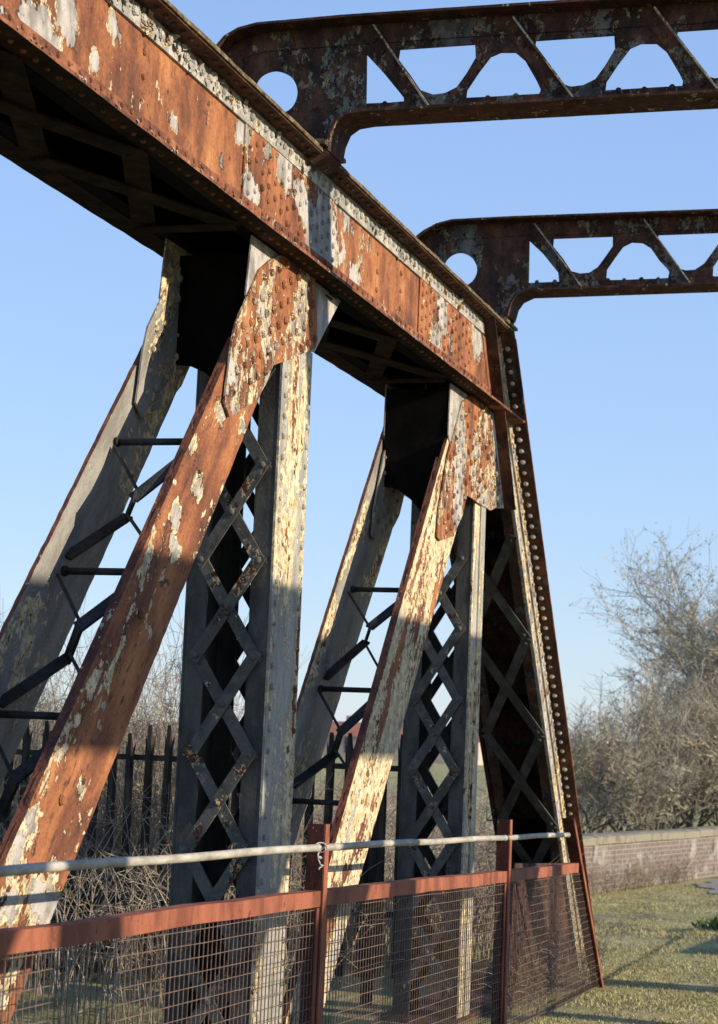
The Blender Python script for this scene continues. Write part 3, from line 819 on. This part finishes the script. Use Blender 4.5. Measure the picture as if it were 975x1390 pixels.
# ---------------------------------------------------------------- ground
def sstep(a, b_, x): t = max(0, min(1, (x-a)/(b_-a))); return t*t*(3-2*t)
def gz(x, y):
    z = -.45*sstep(9, 16.5, x)
    side = sstep(3.22, 3.34, y)+sstep(-3.95, -4.1, y)
    bank = -1.7*sstep(14.2, 9.5, x)
    z += side*(bank*1.0 + -.05)
    z += .03*noise.noise(V((x*.5, y*.5, 0)))*sstep(10, 17, x) - .004*max(0, x-45)*0
    z += .5*sstep(60, 220, x)*noise.noise(V((x*.01, y*.012, 5)))
    return z
def axis_vals(segs):
    out = []
    for a, b_, n in segs: out += [a+(b_-a)*i/n for i in range(n)]
    out.append(segs[-1][1]); return out
gxs = axis_vals([(-300, -20, 8), (-20, 6, 14), (6, 30, 80), (30, 60, 40), (60, 200, 24), (200, 3000, 12)])
gys = axis_vals([(-3000, -100, 8), (-100, -10, 12), (-10, -4.2, 8), (-4.2, -3.9, 5), (-3.9, 3.2, 20), (3.2, 3.4, 5), (3.4, 14, 36), (14, 100, 24), (100, 3000, 10)])
vs = [(x, y, gz(x, y)) for x in gxs for y in gys]; ny = len(gys)
fs = [(i*ny+j, (i+1)*ny+j, (i+1)*ny+j+1, i*ny+j+1) for i in range(len(gxs)-1) for j in range(ny-1)]
m, nt, b = newmat('rough_grass'); g = NG(nt); pos = g.n('ShaderNodeNewGeometry').outputs['Position']
n1 = g.noise(pos, .9, 6, .6); n2 = g.noise(pos, 14, 6, .7); n3 = g.noise(pos, .35, 4, .6)
c1 = g.ramp(g.math('ADD', g.math('MULTIPLY', n1, .55), g.math('MULTIPLY', n2, .45)), [(.34, (.20, .19, .075)), (.48, (.35, .32, .14)), (.62, (.46, .40, .22))])
c1 = g.mix(g.sm(n3, .56, .68), c1, (.19, .17, .12))
g.l(c1, b.inputs['Base Color']); b.inputs['Roughness'].default_value = .95; b.inputs['Specular IOR Level'].default_value = .1
bp = g.n('ShaderNodeBump'); bp.inputs['Strength'].default_value = .9; bp.inputs['Distance'].default_value = .05; g.l(n2, bp.inputs['Height']); g.l(bp.outputs[0], b.inputs['Normal'])
M['grass'] = m
mbg = MB(); mbg.add(vs, fs); tag(mbg.build('ground', m, None, True), kind='structure')
# a gravelly path worn across the grass towards the wall
def patch(name, pts, mat, lift=.006):
    c = sum((V(p) for p in pts), V((0, 0)))/len(pts); vs = [(c.x, c.y, gz(c.x, c.y)+lift)]; n = len(pts)
    mbp = MB(); rings = 6
    for r_ in range(1, rings+1):
        for p in pts:
            q = c.lerp(V(p), r_/rings); vs.append((q.x, q.y, gz(q.x, q.y)+lift))
    fs = [(0, 1+i, 1+(i+1) % n) for i in range(n)]
    for r_ in range(rings-1):
        for i in range(n):
            j = (i+1) % n; a = 1+r_*n; fs.append((a+i, a+n+i, a+n+j, a+j))
    mbp.add(vs, fs); return tag(mbp.build(name, mat, None, True), kind='structure')
M['gravel'] = simple('gravel', (.15, .14, .12), (.36, .33, .28), 9, .95, 1.0, 30, .03, c2=(.22, .20, .16))
pts_ = []
for i in range(90):
    t = i*2*math.pi/90; a = 1+.22*noise.noise(V((math.cos(t)*3, math.sin(t)*3, 2)))+.12*noise.noise(V((math.cos(t)*11, math.sin(t)*11, 5)))
    pts_.append(V((34.5+3.6*math.cos(t)*a, 2.2+2.2*math.sin(t)*a)))
patch('path', pts_, M['gravel'], .02)
# ---------------------------------------------------------------- grass blades on the land in view
mb = MB(); rg = random.Random(3)
for _ in range(60000):
    X_ = 11+ (34-11)*rg.random()**.8; lo = X_*math.tan(math.radians(6.0)); hi = X_*math.tan(math.radians(13.0))
    y = rg.uniform(lo, hi)
    if X_ < 19 and y > 3.2: continue
    if noise.noise(V((X_*1.2, y*1.2, 1))) < -.25: continue
    z = gz(X_, y); h = rg.uniform(.010, .028)*(1+1.2*max(0, noise.noise(V((X_*.8, y*.8, 9))))); a = rg.uniform(0, 6.28)
    w = rg.uniform(.004, .008); mb.k = 1 if rg.random() < .22+.5*max(0, noise.noise(V((X_*.5, y*.5, 4)))) else 0; dx, dy = math.cos(a)*w, math.sin(a)*w; lx, ly = rg.uniform(-.03, .03), rg.uniform(-.03, .03)
    mb.add([(X_-dx, y-dy, z-.005), (X_+dx, y+dy, z-.005), (X_+lx, y+ly, z+h)], [(0, 1, 2)])
M['blade'] = simple('grass_blade', (.21, .20, .075), (.38, .345, .14), 2, .8, 0, c2=(.50, .44, .24))
tag(mb.build('grass', [M['blade'], M['cane']]), 'short olive grass on the land beside the bridge end', 'grass', kind='stuff')

# ---------------------------------------------------------------- brick parapet wall behind
def brick_material():
    m, nt, b = newmat('brickwork'); g = NG(nt)
    tc = g.n('ShaderNodeTexCoord').outputs['Object']; sx = g.n('ShaderNodeSeparateXYZ'); g.l(tc, sx.inputs[0])
    cb = g.n('ShaderNodeCombineXYZ'); g.l(g.math('ADD', sx.outputs[0], sx.outputs[1]), cb.inputs[0]); g.l(sx.outputs[2], cb.inputs[1])
    br = g.n('ShaderNodeTexBrick'); g.l(cb.outputs[0], br.inputs['Vector'])
    br.inputs['Scale'].default_value = 1; br.inputs['Brick Width'].default_value = .235; br.inputs['Row Height'].default_value = .075
    br.inputs['Mortar Size'].default_value = .008; br.inputs['Color1'].default_value = (.15, .10, .08, 1); br.inputs['Color2'].default_value = (.11, .085, .075, 1)
    br.inputs['Mortar'].default_value = (.34, .31, .27, 1)
    n = g.noise(tc, 1.7, 7, .7); c = g.mix(g.sm(n, .50, .66), g.mix(.35, br.outputs[0], (.17, .14, .115)), (.33, .30, .26))
    c = g.mix(g.sm(g.noise(tc, 3.5, 5, .6), .58, .7), c, (.07, .055, .045)); g.l(c, b.inputs['Base Color']); b.inputs['Roughness'].default_value = .92
    bp = g.n('ShaderNodeBump'); bp.inputs['Distance'].default_value = .01; g.l(br.outputs['Fac'], bp.inputs['Height']); bp.invert = True; g.l(bp.outputs[0], b.inputs['Normal'])
    return m
M['brick'] = brick_material()
M['coping'] = simple('coping_stone', (.12, .105, .075), (.25, .22, .165), 4, .92, .8, 30, .01, c2=(.19, .18, .12))
def brick_wall(A, B, h, th, label, name='brick_wall', cop=.14):
    A, B = V(A), V(B); r_ = thing(name, (A.x, A.y, gz(A.x, A.y)), label, 'wall')
    d = V((B.x-A.x, B.y-A.y, 0)); n = int(d.length/.9)+1; d.normalize(); nn = V((d.y, -d.x, 0))
    mb = MB(); mc = MB(); N = n
    P = [V((A.x, A.y, 0)).lerp(V((B.x, B.y, 0)), i/N) for i in range(N+1)]
    zt_ = [A.z+(B.z-A.z)*i/N for i in range(N+1)]
    vs = []
    for p, z in zip(P, zt_):
        for s in (-1, 1):
            q = p+nn*th/2*s; vs += [(q.x, q.y, -1.2), (q.x, q.y, z-cop)]
    fs = []
    for i in range(N):
        a = i*4; fs += [(a, a+4, a+5, a+1), (a+2, a+3, a+7, a+6), (a+1, a+5, a+7, a+3)]
    fs += [(0, 1, 3, 2), (N*4, N*4+2, N*4+3, N*4+1)]
    mb.add(vs, fs); mb.build('brickwork', M['brick'], r_)
    for i in range(N):
        a, b_ = P[i]+d*.006, P[i+1]-d*.006; dz = random.uniform(-.008, .008)
        pts = []
        for p, z in ((a, zt_[i]), (b_, zt_[i+1])):
            for s, h_ in ((-1, 0), (-1, .8), (-.6, 1), (.6, 1), (1, .8), (1, 0)):
                q = p+nn*(th/2+.045)*s; pts.append((q.x, q.y, z-cop+cop*h_+dz))
        mc.add(pts, [(k, (k+1) % 6, (k+1) % 6+6, k+6) for k in range(6)]+[(5, 4, 3, 2, 1, 0), (6, 7, 8, 9, 10, 11)])
    mc.build('coping', M['coping'], r_); return r_
W0, W1 = atx(782, 1134, 30.5), atx(1075, 1116, 43)
brick_wall(W0+(W0-W1)*.25, W1, .8, .34, 'low weathered brick wall with pale coping stones beyond the grass')
brick_wall((21.5, -1.9, 1.15), (29.0, -2.2, 1.1), 1.1, .34, 'added unseen brick parapet right of the bridge end, shading the grass', cop=.12)  # out of view, added to throw a shadow over the grass

# ---------------------------------------------------------------- palisade fence
fence = thing('palisade_fence', (15.6, 6, 0), 'dark rusty palisade fence with spiked pales behind the truss', 'fence')
FA, FB = V((15.4, 10.2, 0)), V((16.0, 4.33, 0))
fd = (FB-FA).normalized(); fn = V((fd.y, -fd.x, 0)); fn = fn if fn.x < 0 else -fn
mb = MB(); wv = .037
prof = [(-wv, 0), (-wv*.62, .0), (-wv*.35, .020), (wv*.35, .020), (wv*.62, 0), (wv, 0)]
hs = [1.93, 1.98, 2.03, 2.03, 1.98, 1.93]; tips = [2.0, 1.93, 2.07, 2.07, 1.93, 2.0]
vs = []
zl = [0, .6, 1.2, 1.85]
for z in zl:
    for u, w in prof: p = fd*u+fn*w; vs.append((p.x, p.y, z))
for (u, w), z in zip(prof, tips): p = fd*u*1.25+fn*(w-(.02 if abs(u) > .03 else 0)); vs.append((p.x, p.y, z))
fs = []
for i in range(len(zl)):
    for k in range(5): fs.append((i*6+k, i*6+k+1, i*6+7+k, i*6+6+k))
pm = bpy.data.meshes.new('pale'); pm.from_pydata(vs, [], fs); pm.materials.append(M['pale'])
bmx = bmesh.new(); bmx.from_mesh(pm); bmesh.ops.solidify(bmx, geom=bmx.faces[:], thickness=.003); bmx.to_mesh(pm); bmx.free()
npale = int((FB-FA).length/.155)
first = None
for i in range(npale+1):
    p = FA+fd*(i*.155); zb_ = -.28+.02*noise.noise(V((i*.4, 0, 0)))
    if first is None: o = bpy.data.objects.new('pale', pm); first = o
    else: o = first.copy()
    COL.objects.link(o); o.parent = fence; o.location = V((p.x, p.y, zb_))-fence.location
    o.rotation_euler = (random.uniform(-.008, .008), random.uniform(-.012, .012), random.uniform(-.06, .06))
    if random.random() < .08: o.scale = (1, 1, random.uniform(.9, .97))
for z in (1.43, .25):
    mb = MB(); mb.bar(FA+V((0, 0, z))-fn*.022, FB+V((0, 0, z))-fn*.022, .045, .006, V((0, 0, 1)))
    mb.bar(FA+V((0, 0, z-.022))-fn*.002, FB+V((0, 0, z-.022))-fn*.002, .045, .006, fn); mb.build('rail', M['pale'], fence)
for k in (0, 17, 35):
    p = FA+fd*(k*.155+.07)-fn*.06; mb = MB(); mb.box((p.x-.03, p.y-.045, -1.0), (p.x+.03, p.y+.045, 1.6)); mb.build('fence_post', M['pale'], fence)

# ---------------------------------------------------------------- brambles and thicket
def cane(mb, p, h, reach, r, rnd, seg=9, sub=4):
    a = rnd.uniform(0, 6.283); dirv = V((math.cos(a), math.sin(a), 0)); q = V(p); pts = [q.copy()]
    bend = rnd.uniform(.35, 1.0)
    for i in range(seg):
        t = (i+1)/seg
        up = h/seg*(1.7*(1-t*bend)); q = q+dirv*reach/seg*(.3+1.2*t)+V((rnd.gauss(0, .02), rnd.gauss(0, .02), up*1.0+rnd.gauss(0, .01))); pts.append(q.copy())
    mb.tube(pts, [r*(1-.7*i/seg) for i in range(seg+1)], 3, False)
    for _ in range(sub):
        i = rnd.randint(2, seg-1); s = pts[i]; d = V((rnd.gauss(0, 1), rnd.gauss(0, 1), rnd.uniform(-.2, 1))).normalized(); l = rnd.uniform(.08, .35)
        m_ = s+d*l*.5+V((rnd.gauss(0, .02), rnd.gauss(0, .02), rnd.gauss(0, .02)))
        e = m_+(d+V((rnd.gauss(0, .4), rnd.gauss(0, .4), rnd.gauss(0, .3)))).normalized()*l*.5
        mb.tube([s, m_, e], [r*.5, r*.35, r*.15], 3, False)
        for _k in range(2):
            f_ = m_.lerp(e, rnd.random()); d2 = V((rnd.gauss(0, 1), rnd.gauss(0, 1), rnd.gauss(0, 1))).normalized()*rnd.uniform(.03, .12); mb.tube([f_, f_+d2], [r*.3, r*.12], 3, False)
rb_ = random.Random(11)
mb = MB()
for _ in range(230):       # in front of the fence, by the river bank
    x = rb_.uniform(11.8, 15.3); y = x*math.tan(math.radians(rb_.uniform(18.5, 29)))
    cane(mb, (x, y, gz(x, y)-.05), rb_.uniform(.7, 1.35)-gz(x, y)*.55, rb_.uniform(.3, 1.1), rb_.uniform(.004, .0075), rb_, sub=6)
for _ in range(1700):       # growing through and over the fence on the left
    x = rb_.uniform(16.1, 19.5); y = x*math.tan(math.radians(rb_.uniform(20.5, 29)))
    cane(mb, (x, y, gz(x, y)), (rb_.uniform(1.2, 2.6) if y > 6.3 else rb_.uniform(.8, 1.5)), rb_.uniform(.3, .9), rb_.uniform(.004, .007), rb_, sub=7)
for _ in range(55000):     # dead leaves caught in the canes
    x = rb_.uniform(16.5, 20.5); y = x*math.tan(math.radians(rb_.uniform(19.5, 29))); zz_ = gz(x, y)+rb_.uniform(0, 1.75)*rb_.random()**.4
    a = V((rb_.gauss(0, 1), rb_.gauss(0, 1), rb_.gauss(0, 1))).normalized(); b_ = a.orthogonal().normalized(); q = rb_.uniform(.010, .032); c = V((x, y, zz_))
    mb.add([c-a*q, c+b_*q*.6, c+a*q, c-b_*q*.6], [(0, 1, 2, 3)])
tag(mb.build('bramble_thicket', M['cane']), 'tangled pale bramble canes growing through the fence at left', 'brambles', kind='stuff')
mb = MB()
for _ in range(3000):
    x = rb_.uniform(18, 34); y = x*math.tan(math.radians(rb_.uniform(13.0, 28.5)))
    cane(mb, (x, y, gz(x, y)), rb_.uniform(.7, 1.5)+(.7 if y/x > .36 else 0), rb_.uniform(.3, .9), rb_.uniform(.006, .011), rb_, seg=6, sub=6)
tag(mb.build('scrub', M['cane_far']), 'tan winter scrub beyond the palisade fence', 'scrub', kind='stuff')
# undergrowth at the wall foot and by the end post
mb = MB()
for _ in range(160):
    t = rb_.random(); p = W0.lerp(W1, t*.5-.05); x, y = p.x-.6-rb_.random()*.5, p.y-.2
    cane(mb, (x, y, gz(x, y)), rb_.uniform(.15, .5), rb_.uniform(.1, .35), .005, rb_, seg=5, sub=4)
for _ in range(70):
    x, y = rb_.uniform(15.5, 19), rb_.uniform(3.25, 3.6)
    cane(mb, (x, y, gz(x, 3)-.1), rb_.uniform(.2, .55), rb_.uniform(.1, .3), .004, rb_, seg=5, sub=4)
tag(mb.build('dead_stems', M['cane']), 'dry stems at the foot of the wall and end post', 'dead stems', kind='stuff')
# green tuft lower right
c = atz(968, 1262, -.45)
mb = MB()
for _ in range(260):
    a = rb_.uniform(0, 6.28); rr = rb_.random()*.42; x, y = c.x+rr*math.cos(a), c.y+rr*math.sin(a)-.2; z = gz(x, y); l = rb_.uniform(.06, .2)*(1.2-rr)
    dx, dy = math.cos(a*3)*.02, math.sin(a*3)*.02; ex, ey = rb_.uniform(-.09, .09), rb_.uniform(-.09, .09)
    mb.add([(x, y, z), (x+dx+ex*.4, y+dy+ey*.4, z+l*.6), (x+ex, y+ey, z+l), (x-dx+ex*.5, y-dy+ey*.5, z+l*.55)], [(0, 1, 2, 3)])
tag(mb.build('weed_clump', M['leaf']), 'green leafy weed clump in the grass at lower right', 'plant')

# ---------------------------------------------------------------- trees
def tree(x, y, h, crown_w, label, nl=5, seed=1, buds=2600, stems=5, dens=1.0, twigr=.007, base=.15, name='bare_tree', grp='bare winter trees behind the wall'):
    rnd = random.Random(seed); z = gz(x, y); r_ = thing(name, (x, y, z), label, 'tree', grp)
    mt, mc = MB(), MB(); mbud = mc; tips = []
    def grow(p, d, l, r, lev):
        n = 4 if lev < 2 else 3; pts = [p.copy()]; q = p.copy(); dd = d.copy()
        for i in range(n):
            dd = (dd+V((rnd.gauss(0, .13), rnd.gauss(0, .13), rnd.gauss(.05, .08)))).normalized(); q = q+dd*l/n; pts.append(q.copy())
        tgt = mt if lev < 2 else mc
        tgt.tube(pts, [r*(1-.45*i/n) for i in range(n+1)], 6 if lev < 2 else 3, False)
        if lev >= nl: tips.append((q, dd)); return
        k = rnd.randint(3, 4) if lev < nl-1 else rnd.randint(3, 5)
        k = max(2, int(k*dens+.5))
        for i in range(k):
            s = pts[min(n, 1+int(rnd.random()*n))] if i else pts[-1]
            sp = .75 if lev else .6
            nd = (dd+V((rnd.gauss(0, sp), rnd.gauss(0, sp), rnd.gauss(.12, sp*.6)))).normalized()
            grow(s, nd, l*rnd.uniform(.55, .82), r*.55*(1 if lev < nl-2 else .8)+.0015, lev+1)
    for s in range(stems):
        a = s*2*math.pi/stems+rnd.random(); spread = crown_w/h*.6
        d = V((math.cos(a)*spread, math.sin(a)*spread, 1)).normalized()
        grow(V((x+math.cos(a)*base, y+math.sin(a)*base, z-.1)), d, h*.34, .035*h/4+.01, 0)
    mc.k = 1
    for i in range(buds):
        t, d = tips[rnd.randrange(len(tips))]; c = t-d*rnd.random()*.35+V((rnd.gauss(0, .05), rnd.gauss(0, .05), rnd.gauss(0, .05))); s = rnd.uniform(.015, .042)
        a = V((rnd.gauss(0, 1), rnd.gauss(0, 1), rnd.gauss(0, 1))).normalized(); b_ = a.orthogonal().normalized()
        mbud.add([c-a*s, c+b_*s*.6, c+a*s, c-b_*s*.6], [(0, 1, 2, 3)])
    mt.build('trunk', M['bark'], r_); mc.build('crown', [M['twig'], M['bud']], r_)
    return r_
def ground_at(px, X): d = ray(px, 1000); return X, d.y/d.x*X
for (px, X, h, w, lab, nl, sd, bu, st) in (
    (822, 37, 3.2, 2.2, 'low bare bush just right of the bridge end post', 5, 3, 700, 6),
    (868, 39, 4.5, 2.6, 'bare rounded bush behind the middle of the wall', 5, 5, 900, 6),
    (925, 41, 4.9, 3.0, 'bare bush at right with the tall tree behind it', 5, 8, 1200, 6),
    (975, 42, 4.6, 3.0, 'bare bush cut by the right edge of the photo', 5, 12, 1200, 6),
    (1150, 47, 8.5, 5.0, 'tall budding tree rising at the right edge', 6, 21, 30000, 9),
    (1035, 49, 7.0, 3.2, 'mid height tree between the bush and the tall tree', 6, 33, 26000, 8),
    (800, 44, 2.9, 2.0, 'small bare bush half hidden by the end post', 5, 17, 400, 5)):
    x, y = ground_at(px, X); tree(x, y, h, w, lab, nl, sd, bu, st)

# ---------------------------------------------------------------- far landscape
M['hill'] = simple('far_hedge', (.09, .085, .08), (.15, .145, .125), .05, .95, 0)
mb = MB(); rh = random.Random(5); vs = []; N = 160
for i in range(N+1):
    y = -150+i*(750/N); h = 2.0+2.2*noise.noise(V((i*.13, 0, 0)))+1.6*noise.noise(V((i*.6, 3, 0)))+rh.uniform(-.3, .3)
    vs += [(410, y, -1), (424, y, max(1.2, h+2.3)), (450, y, -1)]
fs = []
for i in range(N): a = i*3; fs += [(a, a+3, a+4, a+1), (a+1, a+4, a+5, a+2)]
mb.add(vs, fs); tag(mb.build('hills', M['hill']), kind='structure')
M['hwall'] = simple('house_brick', (.40, .30, .24), (.52, .42, .34), 1, .9, 0); M['hroof'] = simple('house_roof', (.30, .12, .08), (.38, .17, .11), 1, .9, 0); M['hwin'] = simple('window_glass', (.05, .06, .08), (.09, .1, .12), 1, .3, 0)
def house(px, X, w, h, lab):
    x, y = ground_at(px, X); z = gz(x, y); r_ = thing('house', (x, y, z), lab, 'house', 'houses far beyond the fence')
    mb = MB(); mb.box((x-4, y-w/2, z-.5), (x+4, y+w/2, z+h*.6)); wl = mb.build('wall', M['hwall'], r_)
    mb = MB(); a, b_ = y-w/2-.3, y+w/2+.3
    mb.add([(x-4.4, a, z+h*.6), (x+4.4, a, z+h*.6), (x, a, z+h), (x-4.4, b_, z+h*.6), (x+4.4, b_, z+h*.6), (x, b_, z+h)], [(0, 1, 2), (3, 5, 4), (0, 2, 5, 3), (1, 4, 5, 2), (0, 3, 4, 1)]); rf = mb.build('roof', M['hroof'], r_)
    mb = MB(); mb.box((x-.4, y-w/4, z+h*.85), (x+.4, y-w/4+.8, z+h+.9)); mb.build('chimney', M['hwall'], rf)
    for k in (-.3, 0, .3):
        for zz_ in (.8, h*.36):
            mb = MB(); mb.box((x-4.02, y+k*w-.5, z+zz_), (x-3.95, y+k*w+.5, z+zz_+1.1)); mb.build('window', M['hwin'], r_)
for px, X, w, h, lab in ((600, 260, 12, 4.9, 'far red roofed house seen through the second laced post'), (447, 290, 14, 5.4, 'far pale house with red roof right of the nearer laced post'),
                         (530, 330, 12, 5.3, 'distant house between the two laced posts')): house(px, X, w, h, lab)

# ---------------------------------------------------------------- light
sd = V((.085, 1.0, -.335)).normalized()        # direction the sunlight travels
sun = bpy.data.lights.new('sun', 'SUN'); so = bpy.data.objects.new('sun', sun); COL.objects.link(so)
so.rotation_euler = sd.to_track_quat('-Z', 'Y').to_euler(); so.location = (0, -20, 20)
sun.energy = 5.0; sun.angle = math.radians(.53); sun.color = (1, .87, .68)
W = bpy.data.worlds.new('World'); S.world = W; W.use_nodes = True
nt = W.node_tree; nt.nodes.clear()
out = nt.nodes.new('ShaderNodeOutputWorld'); bg = nt.nodes.new('ShaderNodeBackground'); sky = nt.nodes.new('ShaderNodeTexSky')
sky.sky_type = 'NISHITA'; sky.sun_disc = False
to = -sd
sky.sun_elevation = math.asin(to.z); sky.sun_rotation = math.atan2(to.x, to.y)
sky.air_density = 1.0; sky.dust_density = 0.1; sky.ozone_density = 4; sky.altitude = 50
bg.inputs[1].default_value = .13
tc = nt.nodes.new('ShaderNodeTexCoord'); sep = nt.nodes.new('ShaderNodeSeparateXYZ'); nt.links.new(tc.outputs['Generated'], sep.inputs[0])
rp = nt.nodes.new('ShaderNodeValToRGB'); el = rp.color_ramp.elements
K = 1.0
stops = [(0.0, (3.7, 4.3, 5.3)), (.06, (3.4, 4.2, 5.7)), (.14, (3.0, 4.1, 6.1)), (.24, (2.7, 3.85, 6.1)), (.38, (2.2, 3.45, 6.1)), (1.0, (.7, 1.6, 4.2))]
while len(el) < len(stops): el.new(.5)
for e_, (p_, c_) in zip(el, stops): e_.position = p_; e_.color = (c_[0]*K, c_[1]*K, c_[2]*K, 1)
nt.links.new(sep.outputs[2], rp.inputs[0])
mx = nt.nodes.new('ShaderNodeMix'); mx.data_type = 'RGBA'; mx.inputs[0].default_value = .6
nt.links.new(sky.outputs[0], mx.inputs[6]); nt.links.new(rp.outputs[0], mx.inputs[7]); nt.links.new(mx.outputs[2], bg.inputs[0]); nt.links.new(bg.outputs[0], out.inputs[0])
S.view_settings.view_transform = 'Standard'; S.view_settings.look = 'None'; S.view_settings.exposure = .45; S.view_settings.gamma = 1
S.cycles.max_bounces = 5
